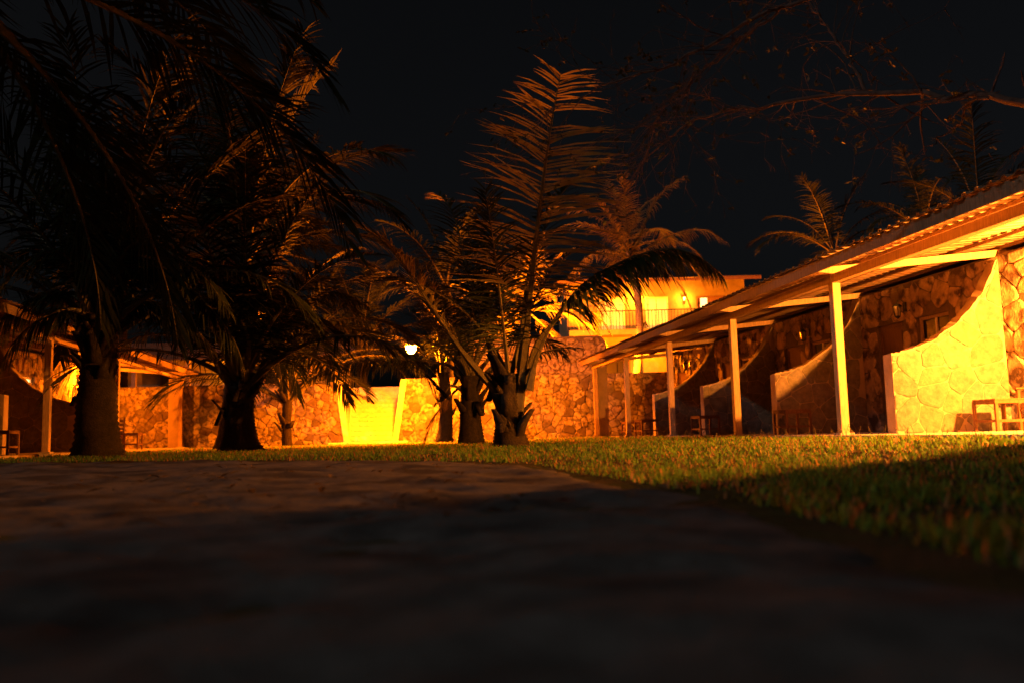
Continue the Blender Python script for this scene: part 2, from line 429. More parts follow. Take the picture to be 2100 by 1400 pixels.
# ------------------------------------------------------------------ veranda rows
def make_wing(name, label, P, U, N, bays, s0, s1, posts, dividers, endwall, lit_w, seed, keepstones):
    def W(s, t, z): return P+U*s+N*t+Vector((0, 0, z))
    Z = Vector((0, 0, 1))
    def sbox(sa, sb, ta, tb, za, zb, m_=None):
        m_ = m_ or MB(); m_.obox(W((sa+sb)/2, (ta+tb)/2, (za+zb)/2), U*(sb-sa)/2, N*(tb-ta)/2, Z*(zb-za)/2); return m_
    root = empty(name, W((s0+s1)/2, 0, 0), label, 'building')
    bevel(sbox(s0, s1, -.28, TW, -.1, ZD).build('veranda_floor', M['deck'], root), .012)
    sl = .095
    zr = lambda t: 2.44+sl*t           # rafter underside
    # back wall in solid pieces around the openings, then the rooms behind
    ops = []
    for b in bays:
        ops.append((b+2.42, b+3.2, ZD, 2.06, 'door')); ops.append((b+1.15, b+2.0, 1.0, 2.06, 'window'))
    bwm = MB(); ss = sorted(set([s0, s1]+[o[0] for o in ops]+[o[1] for o in ops]))
    for a, c in zip(ss[:-1], ss[1:]):
        o = [q for q in ops if q[0] <= a and c <= q[1]]
        ztop = zr(TW)+.02
        if not o: sbox(a, c, TW, TW+.22, ZD-.1, ztop, bwm)
        else:
            sbox(a, c, TW, TW+.22, o[0][3], ztop, bwm)
            if o[0][2] > ZD: sbox(a, c, TW, TW+.22, ZD-.1, o[0][2], bwm)
    sbox(s0, s1, TW+4.2, TW+4.4, 0, zr(TW+4.2), bwm)
    sbox(s0, s0+.2, TW+.221, TW+4.199, 0, zr(TW+.2), bwm); sbox(s1-.2, s1, TW+.221, TW+4.199, 0, zr(TW+.2), bwm)
    bw = bwm.build('back_wall', M['mortar'], root)
    pol = []
    for p in cells(s0, s1, ZD, zr(TW), .29, seed):
        for (a, c, z0, z1, k) in ops:
            if not p: break
            px = [q[0] for q in p]; py = [q[1] for q in p]
            if max(px) > a and min(px) < c and max(py) > z0 and min(py) < z1:
                mx_, my_ = sum(px)/len(px), sum(py)/len(py)
                d = [(abs(mx_-a) if mx_ < a else 9, (1, 0, a)), (abs(mx_-c) if mx_ > c else 9, (-1, 0, -c)), (abs(my_-z1) if my_ > z1 else 9, (0, -1, -z1)), (abs(z0-my_) if my_ < z0 else 9, (0, 1, z0))]
                d.sort(key=lambda e: e[0])
                p = clip(p, *d[0][1]) if d[0][0] < 9 else []
        if p: pol.append(p)
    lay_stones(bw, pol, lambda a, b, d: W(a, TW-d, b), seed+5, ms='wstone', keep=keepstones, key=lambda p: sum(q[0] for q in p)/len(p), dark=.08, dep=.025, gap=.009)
    for (a, c, z0, z1, k) in ops:
        fr = MB(); fw = .05
        sbox(a, a+fw, TW+.05, TW+.13, z0, z1, fr); sbox(c-fw, c, TW+.05, TW+.13, z0, z1, fr)
        sbox(a+fw, c-fw, TW+.05, TW+.13, z1-fw, z1, fr)
        if k == 'window': sbox(a+fw, c-fw, TW+.05, TW+.13, z0, z0+fw, fr)
        if k == 'door':
            d = sbox(a+fw, c-fw, TW+.07, TW+.11, z0+.02, z1-fw).build('door', M['dwood'], root)
            fr.build('door_frame', M['dwood'], d)
            for q in range(2):
                sbox(a+.12, c-.12, TW+.055, TW+.07, z0+.15+q*.9, z0+.9+q*.85).build('door_panel', M['dwood'], d)
            h = MB(); h.bar(W(a+.1, TW+.03, 1.15), W(a+.2, TW+.03, 1.15), .02, .02); h.build('handle', M['iron'], d)
        else:
            lit = abs(a-1.15-lit_w) < .01 if lit_w is not None else False
            wn = fr.build('window', M['white'] if lit else M['post'], root)
            mid = (a+c)/2
            for (e0, e1) in ((a+fw, mid-.02), (mid+.02, c-fw)):
                sbox(e0, e1, TW+.085, TW+.095, z0+fw, z1-fw).build('pane', M['lit'] if lit else M['glass'], wn)
            sbox(mid-.02, mid+.02, TW+.06, TW+.12, z0+fw, z1-fw).build('mullion', M['white'], wn)
            bevel(sbox(a-.06, c+.06, TW-.05, TW+.05, z0-.06, z0).build('sill', M['deck'], wn), .008)
    # posts, plate, rafters, purlins
    for s in posts:
        bevel(sbox(s-.06, s+.06, -.06, .06, ZD, 2.30).build('post', M['post'], root), .006)
        sbox(s-.1, s+.1, -.1, .1, ZD, ZD+.03).build('post_foot', M['deck'], root)
        m_ = MB(); m_.bar(W(s+.0, -.40, zr(-.40)+.05), W(s+.0, TW+.3, zr(TW+.3)+.05), .055, .10, up=(0, 0, 1))
        bevel(m_.build('rafter', M['post'], root), .004)
    pl = sorted(set([s0]+list(posts)+[s1]))
    for a, c in zip(pl[:-1], pl[1:]):
        bevel(sbox(a+.002, c-.002, -.05, .05, 2.30, 2.425).build('plate_beam', M['post'], root), .005)
    for t in (-.36, .42, 1.15, 1.88, 2.62, 4.2, 6.0):
        m_ = MB(); m_.obox(W((s0+s1)/2, t, zr(t)+.125), U*(s1-s0)/2, (N+Z*sl)*.035, Z*.024)
        m_.build('purlin', M['dwood'], root)
    m_ = MB(); m_.obox(W((s0+s1)/2, -.42, zr(-.42)+.07), U*(s1-s0)/2, N*.012, Z*.075)
    bevel(m_.build('fascia_board', M['fascia'], root), .003)
    # ribbed roof sheets
    rjit = random.Random(seed+9); pitch = .19; per = 4; wsh = pitch*per; k = 0; s = s0-.05
    prof = [(0, 0), (.10, 0), (.118, .03), (.165, .03), (.183, 0)]
    while s < s1+.05:
        m_ = MB(); top = []
        for r_ in range(per):
            for (a, h) in prof: top.append((s+r_*pitch+a, h))
        top.append((s+wsh-.002, 0)); n_ = len(top); rows = (-.50+rjit.uniform(-.02, .02), 2.3, TW+4.6); v = []; dz = rjit.uniform(-.003, .006)
        for th in (0, .004):
            for t in rows:
                for (a, h) in top: v.append(W(a, t, zr(t)+.154+h+th+dz+(.007 if k % 2 else 0)))
        f_ = []
        L_ = len(rows)*n_
        for o_ in (0, L_):
            for r_ in range(len(rows)-1):
                for i in range(n_-1): f_.append((o_+r_*n_+i, o_+r_*n_+i+1, o_+(r_+1)*n_+i+1, o_+(r_+1)*n_+i))
        for i in range(n_-1):
            f_.append((i, i+1, L_+i+1, L_+i)); e = (len(rows)-1)*n_
            f_.append((e+i, e+i+1, L_+e+i+1, L_+e+i))
        for i in (0, n_-1):
            for r_ in range(len(rows)-1):
                f_.append((r_*n_+i, (r_+1)*n_+i, L_+(r_+1)*n_+i, L_+r_*n_+i))
        m_.add(v, f_); m_.build('roof_sheet', M['roof'], root)
        s += wsh; k += 1
    # curved dividing walls
    cv = [(.72, 1.29), (.95, 1.33), (1.33, 1.45), (1.73, 1.70), (2.0, 1.94), (2.2, 2.17), (2.36, 2.45), (2.44, 2.62)]
    def top(t):
        if t <= cv[0][0]: return cv[0][1]
        for (a, za), (b, zb) in zip(cv[:-1], cv[1:]):
            if t <= b: return za+(zb-za)*(t-a)/(b-a)
        return cv[-1][1]
    tt = [.72+i*(2.47-.72)/44 for i in range(45)]
    th = .11
    for di, s in enumerate(dividers):
        full = endwall is not None and abs(s-endwall) < .01
        tp = (lambda t: zr(t)+.0) if full else top
        m_ = MB(); v = []
        rgd = random.Random(seed+di*3)
        for sgn in (-1, 1):
            for t in tt: v.append(W(s+sgn*th, t, ZD-.05))
            for t in tt: v.append(W(s+sgn*(th+rgd.uniform(-.012, .004)), t, tp(t)+(0 if full else rgd.uniform(-.016, .012))))
        n_ = len(tt); f_ = []
        for o_ in (0, 2*n_):
            for i in range(n_-1): f_.append((o_+i, o_+i+1, o_+n_+i+1, o_+n_+i))
        for i in range(n_-1):
            f_.append((n_+i, n_+i+1, 3*n_+i+1, 3*n_+i)); f_.append((i, i+1, 2*n_+i+1, 2*n_+i))
        f_.append((0, n_, 3*n_, 2*n_)); f_.append((n_-1, 2*n_-1, 4*n_-1, 3*n_-1))
        m_.add(v, f_)
        d = m_.build('divider_wall', M['plaster'], root)
        pol = []
        for p in cells(.72, 2.47, ZD, 2.66, .3, seed+40+di, 1.05):
            cxp = sum(q[0] for q in p)/len(p)
            lim = tp(cxp)-.02
            sl_ = (tp(cxp+.05)-tp(cxp-.05))/.1
            p = clip(p, -sl_, 1, lim-sl_*cxp)
            if len(p) >= 3 and area(p) > .008: pol.append(p)
        wf = lambda a, b: (a, min(b, tp(a)-.012))
        lay_stones(d, pol, lambda a, b, dd: W(s-th-dd*.45, a, b), seed+60+di, dark=.0, dep=.026, gap=.007, warp=wf, ms='pale')
    return root, W

bR = [i*BAY for i in range(-1, 4)]
right, WR = make_wing('veranda_row', 'long low stone guest row with wooden posts and ribbed lean-to roof beside the bright lawn', PR, UR, NR,
    bR, -5.0, 15.4, [-4.45]+[i*BAY for i in range(0, 5)], [i*BAY for i in range(-1, 4)], -BAY, None, 101, 280)
left, WL = make_wing('veranda_row', 'guest row half hidden behind the black palms with one lit window', PL, UL, NL,
    [0, 4.1, 7.7], -5.2, 11.6, [0, 4.35, 11.2], [0, 4.0], None, 4.1, 301, 120)
# end piers by the retaining wall
for (W_, s, root) in ((WR, 15.2, right), (WL, 11.3, left)):
    U_, N_ = (UR, NR) if root is right else (UL, NL)
    m_ = MB(); m_.obox(W_(s+.14, .26, 1.27), U_*.07, N_*.16, Vector((0, 0, 1.09))); bevel(m_.build('pier', M['plaster'], root), .015)

# ------------------------------------------------------------------ wall lanterns
def lantern(loc, out, label, lit=None, colr=WARM, group=None):
    root = empty('wall_lantern', loc, label, 'lantern', group)
    o = Vector(out).normalized(); sd_ = o.cross(Vector((0, 0, 1))); p = Vector(loc)
    m_ = MB(); m_.obox(p+o*.01, o*.012, sd_*.04, Vector((0, 0, .08))); m_.build('back_plate', M['iron'], root)
    m_ = MB(); m_.tube([p+Vector((0, 0, .06)), p+o*.06+Vector((0, 0, .12)), p+o*.13+Vector((0, 0, .12)), p+o*.15+Vector((0, 0, .07))], .009, 6); m_.build('bracket', M['iron'], root)
    c = p+o*.15
    m_ = MB(); m_.tube([c+Vector((0, 0, z)) for z in (.075, .06, .02, .01)], [.008, .03, .078, .082], 6); m_.build('cap', M['iron'], root)
    m_ = MB(); m_.tube([c+Vector((0, 0, z)) for z in (.008, -.15)], [.062, .04], 6); m_.build('glass', M['bulb'] if lit else M['lglass'], root)
    m_ = MB()
    for k in range(6):
        a = 2*math.pi*k/6+.26; e = Vector((math.cos(a), math.sin(a), 0))
        m_.bar(c+e*.07+Vector((0, 0, .01)), c+e*.046+Vector((0, 0, -.155)), .009, .009)
    m_.build('cage', M['iron'], root)
    m_ = MB(); m_.tube([c+Vector((0, 0, z)) for z in (-.152, -.165, -.2)], [.05, .045, .006], 6); m_.build('finial', M['iron'], root)
    if lit:
        lamp('lantern_light', c+o*.13+Vector((0, 0, -.06)), lit, colr, .05)
    return root
lantern(WR(-2.85, TW-.03, 2.22), -NR, 'lit wall lantern shining on the curved wall at the open end of the right row', P_ROOM, WARM, None)
for (s, z, lb) in ((2.25, 2.28, 'unlit black lantern on the wall behind the widest near post of the right row'),
                   (5.75, 2.27, 'unlit black lantern above the window with the white mullion between two curved walls'),
                   (9.55, 2.26, 'unlit black lantern in the middle bay of the right row'),
                   (13.35, 2.25, 'small black lantern in the bay against the rubble end wall of the right row')):
    lantern(WR(s, TW-.03, z), -NR, lb)
lantern(WL(9.3, TW-.03, 2.2), -NL, 'lit wall lantern in the far bay of the left row behind the thick palm', P_LEFT, SODIUM)

# ------------------------------------------------------------------ stair lamp on a terrace post
def garden_lamp(LP, base, label, power, dish=False):
    b = Vector(base)
    lr = empty('garden_lamp', b, label, 'lamp')
    m_ = MB(); m_.tube([b-Vector((0, 0, .1)), (b.x, b.y, LP.z+.1), b.lerp(LP, .15)+Vector((0, 0, LP.z+.3-b.lerp(LP, .15).z)), b.lerp(LP, .6)+Vector((0, 0, LP.z+.38-b.lerp(LP, .6).z)), LP+Vector((0, 0, .33))], [.035, .03, .024, .02, .018], 8); m_.build('pole', M['iron'], lr, smooth=True)
    m_ = MB(); m_.tube([LP+Vector((0, 0, a)) for a in (.36, .2, .13)], [.03, .035, .05], 10); m_.build('socket', M['iron'], lr, smooth=True)
    if dish:
        m_ = MB(); m_.tube([LP+Vector((0, 0, a)) for a in (.2, .17, .1, .05)], [.03, .12, .25, .33], 20); m_.build('added_dish', M['white'], lr, smooth=True)  # dish added to cut the lamp's upward light off the crowns
    m_ = MB(); m_.tube([LP+Vector((0, 0, a)) for a in (.13, .1, .05, -.02, -.1, -.15, -.17)], [.05, .09, .135, .15, .12, .07, .01], 14); m_.build('bulb', M['hot'] if dish else M['bulb'], lr, smooth=True)
    if not dish: lamp('lamp_light', LP+Vector((-.1, -.1, -.22)), power, SODIUM, .06)
_lp = atY(843, 713, 25.0); _pb = atY(906, 900, 25.3)
garden_lamp(_lp, (_pb.x, 25.3, .05), 'glowing yellow lamp under a small dish shade on a bent arm beside the block steps', P_STAIR, True)
garden_lamp(Vector((3.5, 36.2, 3.5)), (3.9, 36.4, TERR), 'low terrace lamp behind the rounded parapet', P_TERR)

# ------------------------------------------------------------------ furniture on the verandas (built in its own frame, then copied)
def make_table():
    r = empty('low_table', (0, 0, 0), local=True); a = .22; h = .43
    for i in range(4):
        m_ = MB(); m_.box(-.235, .235, -.23+i*.118, -.23+i*.118+.106, h-.022, h); bevel(m_.build('slat', M['furn'], r), .003)
    for x in (-1, 1):
        for y in (-1, 1):
            m_ = MB(); m_.box(x*a-.02, x*a+.02, y*a-.02, y*a+.02, 0, h-.062); bevel(m_.build('leg', M['furn'], r), .003)
    for q in (-1, 1):
        m_ = MB(); m_.box(-a-.02, a+.02, q*a-.012, q*a+.012, h-.062, h-.0225); m_.build('apron', M['furn'], r)
        m_ = MB(); m_.box(-a+.02, a-.02, q*a-.012, q*a+.012, .12, .155); m_.build('stretcher', M['furn'], r)
        m_ = MB(); m_.box(q*a-.012, q*a+.012, -a+.02, a-.02, .12, .155); m_.build('stretcher', M['furn'], r)
        m_ = MB(); m_.box(q*a-.012, q*a+.012, -a+.0125, a-.0125, h-.06, h-.0235); m_.build('apron', M['furn'], r)
    return r
def make_chair():
    r = empty('wooden_chair', (0, 0, 0), local=True)
    for x in (-1, 1):
        m_ = MB(); m_.box(x*.26-.022, x*.26+.022, -.27, -.226, 0, .56); bevel(m_.build('leg', M['furn'], r), .003)
        m_ = MB(); m_.bar((x*.26, .20, 0), (x*.26, .34, .86), .04, .044); bevel(m_.build('leg', M['furn'], r), .003)
        m_ = MB(); m_.box(x*.26-.035, x*.26+.035, -.30, .25, .56, .585); bevel(m_.build('arm_rest', M['furn'], r), .004)
        m_ = MB(); m_.box(x*.26-.015, x*.26+.015, -.225, .2, .12, .16); m_.build('stretcher', M['furn'], r)
        m_ = MB(); m_.box(x*.26-.015, x*.26+.015, -.225, .2, .3, .36); m_.build('seat_rail', M['furn'], r)
    m_ = MB(); m_.box(-.235, .235, -.262, -.232, .28, .36); m_.build('seat_rail', M['furn'], r)
    for i in range(5):
        m_ = MB(); m_.box(-.236, .236, -.225+i*.088, -.225+i*.088+.078, .362, .382); bevel(m_.build('slat', M['furn'], r), .003)
    for i in range(4):
        z = .46+i*.1; y = .20+.14*z/.86-.02
        m_ = MB(); m_.obox((0, y, z), (.238, 0, 0), (0, .01, 0), (0, .006, .038)); bevel(m_.build('back_slat', M['furn'], r), .003)
    return r
def copy_tree(o, parent=None):
    c = o.copy(); col.objects.link(c); c.parent = parent
    for ch in list(o.children): copy_tree(ch, c)
    return c
tb, ch = make_table(), make_chair()
first = {tb: True, ch: True}
def put(proto, loc, rz, label, cat, group):
    o = proto if first[proto] else copy_tree(proto)
    first[proto] = False
    o.location = loc; o.rotation_euler = (0, 0, rz)
    return tag(o, label, cat, group)
aR = math.atan2(UR.y, UR.x)-math.pi/2; aL = math.atan2(UL.y, UL.x)-math.pi/2
bayname = ['bay of the brightly lit curved wall', 'bay just beyond the brightly lit curved wall', 'bay of the half lit curved wall', 'bay next to the last curved wall', 'bay against the rubble end wall']
bayname = ['against the brightly lit curved wall', 'in the dark bay beyond the brightly lit curved wall', 'in the bay under the white mullioned window', 'in the bay beside the last curved wall']
spots = [(-.62, 1.92), (3.1, .72), (7.0, .55), (10.9, .35)]
for k, (s, t) in enumerate(spots):
    put(tb, WR(s, t, ZD), aR+.05*k, 'low square slatted wooden table '+bayname[k], 'table', 'low tables on the verandas')
    if k < 1: put(ch, WR(s-.1, t+.66, ZD), aR-.1-1.4*(k == 0)+.1*k, 'wooden armchair with slatted back '+bayname[k], 'chair', 'wooden chairs on the verandas')
put(tb, WR(14.3, .85, ZD), aR, 'low square slatted wooden table in front of the right rubble end wall', 'table', 'low tables on the verandas')
put(tb, WL(-.9, -.0+.45, ZD), aL, 'low square slatted wooden table beside the dark post left of the thick palm', 'table', 'low tables on the verandas')
put(ch, WL(-.8, 1.15, ZD), aL+.2, 'wooden armchair in the shade left of the dark veranda post', 'chair', 'wooden chairs on the verandas')
put(tb, WL(6.6, .25, ZD), aL, 'low square slatted wooden table before the left rubble wall', 'table', 'low tables on the verandas')
put(ch, WL(6.7, .8, ZD), aL, 'wooden armchair before the left rubble wall', 'chair', 'wooden chairs on the verandas')

# ------------------------------------------------------------------ two-storey lodge on the terrace
LY = 46.0
lg = empty('lodge', (7.5, LY, TERR), 'two storey yellow lit lodge with balcony behind the tall palm', 'building')
FZ = 5.62; EZ = 8.35
lops = [(4.6, 6.1, FZ, 7.5, 'dr'), (7.2, 8.45, FZ, 7.45, 'dr'), (9.95, 11.5, 6.2, 7.42, 'wn'), (4.9, 6.3, 2.9, 4.6, 'wn'), (8.4, 9.8, 2.9, 4.6, 'wn')]
wl = MB()
def lwall(m_, x0, x1, z0, z1, ops_):
    xs_ = sorted(set([x0, x1]+[a for o in ops_ for a in o[:2]]))
    for a, c in zip(xs_[:-1], xs_[1:]):
        o = sorted([q for q in ops_ if q[0] <= a and c <= q[1]], key=lambda q: q[2]); z = z0
        for q in o:
            if q[2] > z: m_.box(a, c, LY, LY+.3, z, q[2])
            z = q[3]
        if z < z1: m_.box(a, c, LY, LY+.3, z, z1)
lwall(wl, 3.0, 12.6, TERR, EZ, lops)
wl.box(3.0, 3.3, LY+.301, LY+8, TERR, EZ); wl.box(12.3, 12.6, LY+.301, LY+8, TERR, EZ); wl.box(3.301, 12.299, LY+7.7, LY+7.99, TERR, EZ)
wl.build('wall', M['lodge'], lg)
for i, (a, c, z0, z1, k) in enumerate(lops):
    fr = MB(); fw = .09
    fr.box(a, a+fw, LY-.04, LY+.12, z0, z1); fr.box(c-fw, c, LY-.04, LY+.12, z0, z1); fr.box(a+fw, c-fw, LY-.04, LY+.12, z1-fw, z1)
    fo = fr.build('door' if k == 'dr' else 'window', M['white'] if i < 2 else M['dwood'], lg)
    if i == 2:
        p = MB(); p.box(a+.25, a+.62, LY+.05, LY+.08, z0, z1-fw); p.build('lit_pane', M['lit'], fo)
        p = MB(); p.box(a+.63, c-fw, LY+.05, LY+.08, z0, z1-fw); p.build('shutter', M['dwood'], fo)
        p = MB(); p.box(a+fw, a+.249, LY+.05, LY+.08, z0, z1-fw); p.build('shutter', M['dwood'], fo)
    else:
        mid = (a+c)/2
        for e0, e1 in ((a+fw, mid-.02), (mid+.02, c-fw)):
            p = MB(); p.box(e0, e1, LY+.05, LY+.08, z0+.03, z1-fw); p.build('pane', M['litdim'] if i < 2 else M['glass'], fo)
for k in range(12):
    x = 2.5+k*.9
    m_ = MB(); v = []; pr = [(x+q*.15+o_, h) for q in range(6) for (o_, h) in ((0, 0), (.075, .03))]+[(x+.895, 0)]
    for th in (0, .02):
        for y, z in ((LY-.9, EZ-.05), (LY+8.3, EZ+1.3)):
            v += [(a, y, z+h+th) for a, h in pr]
    n_ = len(pr); f_ = []
    for o_ in (0, 2*n_): f_ += [(o_+i, o_+i+1, o_+n_+i+1, o_+n_+i) for i in range(n_-1)]
    f_ += [(i, i+1, 2*n_+i+1, 2*n_+i) for i in range(n_-1)]
    m_.add(v, f_); m_.build('roof_sheet', M['roof'], lg)
m_ = MB(); m_.box(2.5, 13.3, LY-.86, LY-.8, EZ-.2, EZ-.055); m_.build('fascia_board', M['dwood'], lg)
m_ = MB(); m_.box(3.0, 12.0, LY-1.3, LY-.001, FZ-.3, FZ-.02); bal = m_.build('balcony', M['lodge'], lg)
m_ = MB(); m_.box(3.02, 11.98, LY-1.28, LY-1.23, FZ+.92, FZ+.97); m_.build('hand_rail', M['iron'], bal)
x = 3.1
while x < 12:
    m_ = MB(); m_.box(x-.014, x+.014, LY-1.27, LY-1.242, FZ-.02, FZ+.92); m_.build('baluster', M['iron'], bal); x += .17
for x in (3.3, 6.4, 9.2, 11.8):
    m_ = MB(); m_.box(x-.12, x+.12, LY-1.25, LY-1.01, TERR-.05, FZ-.3); m_.build('column', M['lodge'], lg)
for x, lb in ((6.75, 'lit wall lantern between the two doors on the lodge balcony'), (9.3, 'lit wall lantern beside the shuttered window on the lodge balcony')):
    lantern((x, LY-.02, 7.35), (0, -1, 0), lb, P_LODGE if x < 7 else P_LODGE*.7, (1, .27, .01))
lantern((7.4, LY-.02, 4.7), (0, -1, 0), 'lit wall lantern on the ground floor of the lodge', P_LODGE*.6, (1, .22, .005))

# rounded terrace parapet
pp = empty('terrace_parapet', (1.6, 30.5, TERR), 'low stone parapet with a rounded corner above the right retaining wall', 'wall')
prof = [(-1.6, TERR-.05), (3.34, TERR-.05), (3.34, 3.3)]+[(3.34-.3+.3*math.cos(a), 3.3+.42*math.sin(a)) for a in [R(15*i) for i in range(1, 7)]]+[(-1.6, 3.66)]
m_ = MB(); n_ = len(prof)
m_.add([(a, 30.5, b) for a, b in prof]+[(a, 30.85, b) for a, b in prof], [tuple(range(n_)), tuple(range(2*n_-1, n_-1, -1))]+[(i, (i+1) % n_, n_+(i+1) % n_, n_+i) for i in range(n_)])
m_.build('mortar_core', M['mortar'], pp)
pol = []
for p in cells(-1.6, 3.32, TERR, 3.66, .3, 71):
    c_ = sum(q[0] for q in p)/len(p), sum(q[1] for q in p)/len(p)
    if c_[0] > 3.0 and c_[1] > 3.3: p = clip(p, .7, .7, .7*(3.1+3.57))
    pol.append(p)
lay_stones(pp, pol, lambda a, b, d: (a, 30.5-d, b), 72, dark=.03, dep=.03)

# small lit house at the left end of the terrace
hs = empty('terrace_house', (-14.5, 44, TERR), 'low house with a lit yellow wall and sheet roof above the left retaining wall', 'building')
m_ = MB(); m_.box(-21, -9.2, 44, 49, TERR-.05, 4.55); m_.build('wall', M['lodge'], hs)
for k in range(15):
    x = -21.5+k*.9; m_ = MB(); pr = [(x+q*.15+o_, h) for q in range(6) for (o_, h) in ((0, 0), (.075, .03))]+[(x+.895, 0)]; v = []
    for th in (0, .02):
        for y, z in ((42.9, 4.45), (46.5, 5.7)): v += [(a, y, z+h+th) for a, h in pr]
    n_ = len(pr); f_ = []
    for o_ in (0, 2*n_): f_ += [(o_+i, o_+i+1, o_+n_+i+1, o_+n_+i) for i in range(n_-1)]
    f_ += [(i, i+1, 2*n_+i+1, 2*n_+i) for i in range(n_-1)]
    m_.add(v, f_); m_.build('roof_sheet', M['roof'], hs)
for x in (-19, -16.3, -13.2, -10.2):
    m_ = MB(); m_.box(x-.1, x+.1, 43.1, 43.3, TERR-.05, 4.5); m_.build('post', M['post'], hs)
for x in (-17.5, -12.2):
    m_ = MB(); m_.box(x-.5, x+.5, 43.95, 43.99, 2.9, 4.1); wn = m_.build('window', M['dwood'], hs)
    m_ = MB(); m_.box(x-.42, x+.42, 43.93, 43.948, 2.98, 4.02); m_.build('pane', M['glass'], wn)
lantern((-14.6, 43.95, 4.1), (0, -1, 0), 'lit wall lantern under the eave of the low terrace house', P_LODGE*.35, (1, .24, .006))

# ------------------------------------------------------------------ palms
def frond(mb, pts, leaf, rg, nleaf=64, rad=.03, droop=.5, start=.16, width=.04, mi=(0, 1), lift=.25, ang=1.0, side=None, gapth=.42):
    pts = resample3(pts, 26); rads = []
    for i in range(len(pts)):
        q = i/(len(pts)-1); rads.append(rad*(1.9-2.6*q if q < .22 else 1.33*(1-q)*.97+.05))
    mb.tube(pts, rads, 5, mi[1])
    acc = [0]
    for a, b in zip(pts[:-1], pts[1:]): acc.append(acc[-1]+(b-a).length)
    tot = acc[-1]; sdn = rg.uniform(0, 90)
    for k in range(nleaf):
        q = start+(1-start)*(k+.5)/nleaf
        for sg in (-1, 1):
            cn = noise.noise(Vector((q*11, sg*3.1, sdn))); c2 = noise.noise(Vector((q*26, sg*5.3, sdn+7)))
            if cn > gapth or rg.random() < .06: continue
            qq = min(.995, q+rg.uniform(-.4, .4)/nleaf); d = qq*tot
            i = max(j for j in range(len(acc)) if acc[j] <= d); i = min(i, len(pts)-2)
            t_ = (d-acc[i])/max(1e-6, acc[i+1]-acc[i]); p = pts[i].lerp(pts[i+1], t_)
            tg = (pts[i+1]-pts[i]).normalized()
            sd_ = tg.cross(Vector((0, 0, 1)))
            if sd_.length < .2: sd_ = tg.cross(Vector((rg_side[0], rg_side[1], .3)))
            if side: sd_ = Vector(side)-tg*tg.dot(Vector(side))
            sd_.normalize(); up_ = sd_.cross(tg)
            a = R((18+44*qq)*ang+rg.uniform(-7, 7)+16*c2)
            ln = leaf*(.45+.55*math.sin(math.pi*min(1, .12+qq*.8)))*(1-.35*max(0, qq-.8)/.2)*rg.uniform(.75, 1.12)
            dr = sd_*sg*math.cos(a)+tg*math.sin(a)+up_*lift
            dr.normalize()
            wv = tg-dr*tg.dot(dr); wv = wv.normalized() if wv.length > .05 else up_
            w2 = width*rg.uniform(.75, 1.1)
            c = p.copy(); v = [c-wv*w2*.35, c+wv*w2*.35]
            for sgm, wd in ((.33, 1.0), (.66, .75), (1, 0)):
                dr = (dr+Vector((0, 0, -droop*rg.uniform(.6, 1.4)*(1+.8*cn)))*.5).normalized()
                c = c+dr*ln/3
                v += [c-wv*w2*.5*wd, c+wv*w2*.5*wd] if wd else [c]
            mb.add(v, [(0, 1, 3, 2), (2, 3, 5, 4), (4, 5, 6)], mi[0])
rg_side = (1.0, .1)
def resample3(P, n):
    P = [Vector(p) for p in P]; out = []
    for i in range(n):
        q = i/(n-1)*(len(P)-1); k = min(int(q), len(P)-2); t = q-k
        p0 = P[max(k-1, 0)]; p1 = P[k]; p2 = P[k+1]; p3 = P[min(k+2, len(P)-1)]
        out.append(.5*((2*p1)+(p2-p0)*t+(2*p0-5*p1+4*p2-p3)*t*t+(3*p1-p0-3*p2+p3)*t*t*t))
    return out
VAR = []
for e0, bend in ((84, 35), (74, 50), (62, 70), (50, 85), (36, 90), (20, 85), (2, 75), (-25, 55)):
    for k in range(2):
        rg = random.Random(int(e0)*7+k+500); p = Vector((0, 0, 0)); pts = [p.copy()]; yaw = rg.uniform(-.12, .12)
        for i in range(10):
            q = (i+.5)/10; e = R(e0-bend*q**1.4)
            p = p+Vector((math.cos(e)*math.cos(yaw*q), math.cos(e)*math.sin(yaw*q), math.sin(e)))*.42; pts.append(p.copy())
        m_ = MB(); frond(m_, pts, .95, rg, 62, .034, .55)
        VAR.append((e0, m_.mesh('frond', [M['leaf'], M['rachis']], recalc=False),))
DRY = []
for k in range(2):
    rg = random.Random(900+k); p = Vector((0, 0, 0)); pts = [p.copy()]
    for i in range(8):
        e = R(-35-50*(i/8)); p = p+Vector((math.cos(e), 0, math.sin(e)))*.33; pts.append(p.copy())
    m_ = MB(); frond(m_, pts, .7, rg, 44, .03, 1.0); DRY.append(m_.mesh('dry_frond', [M['dleaf'], M['rachis']], recalc=False))

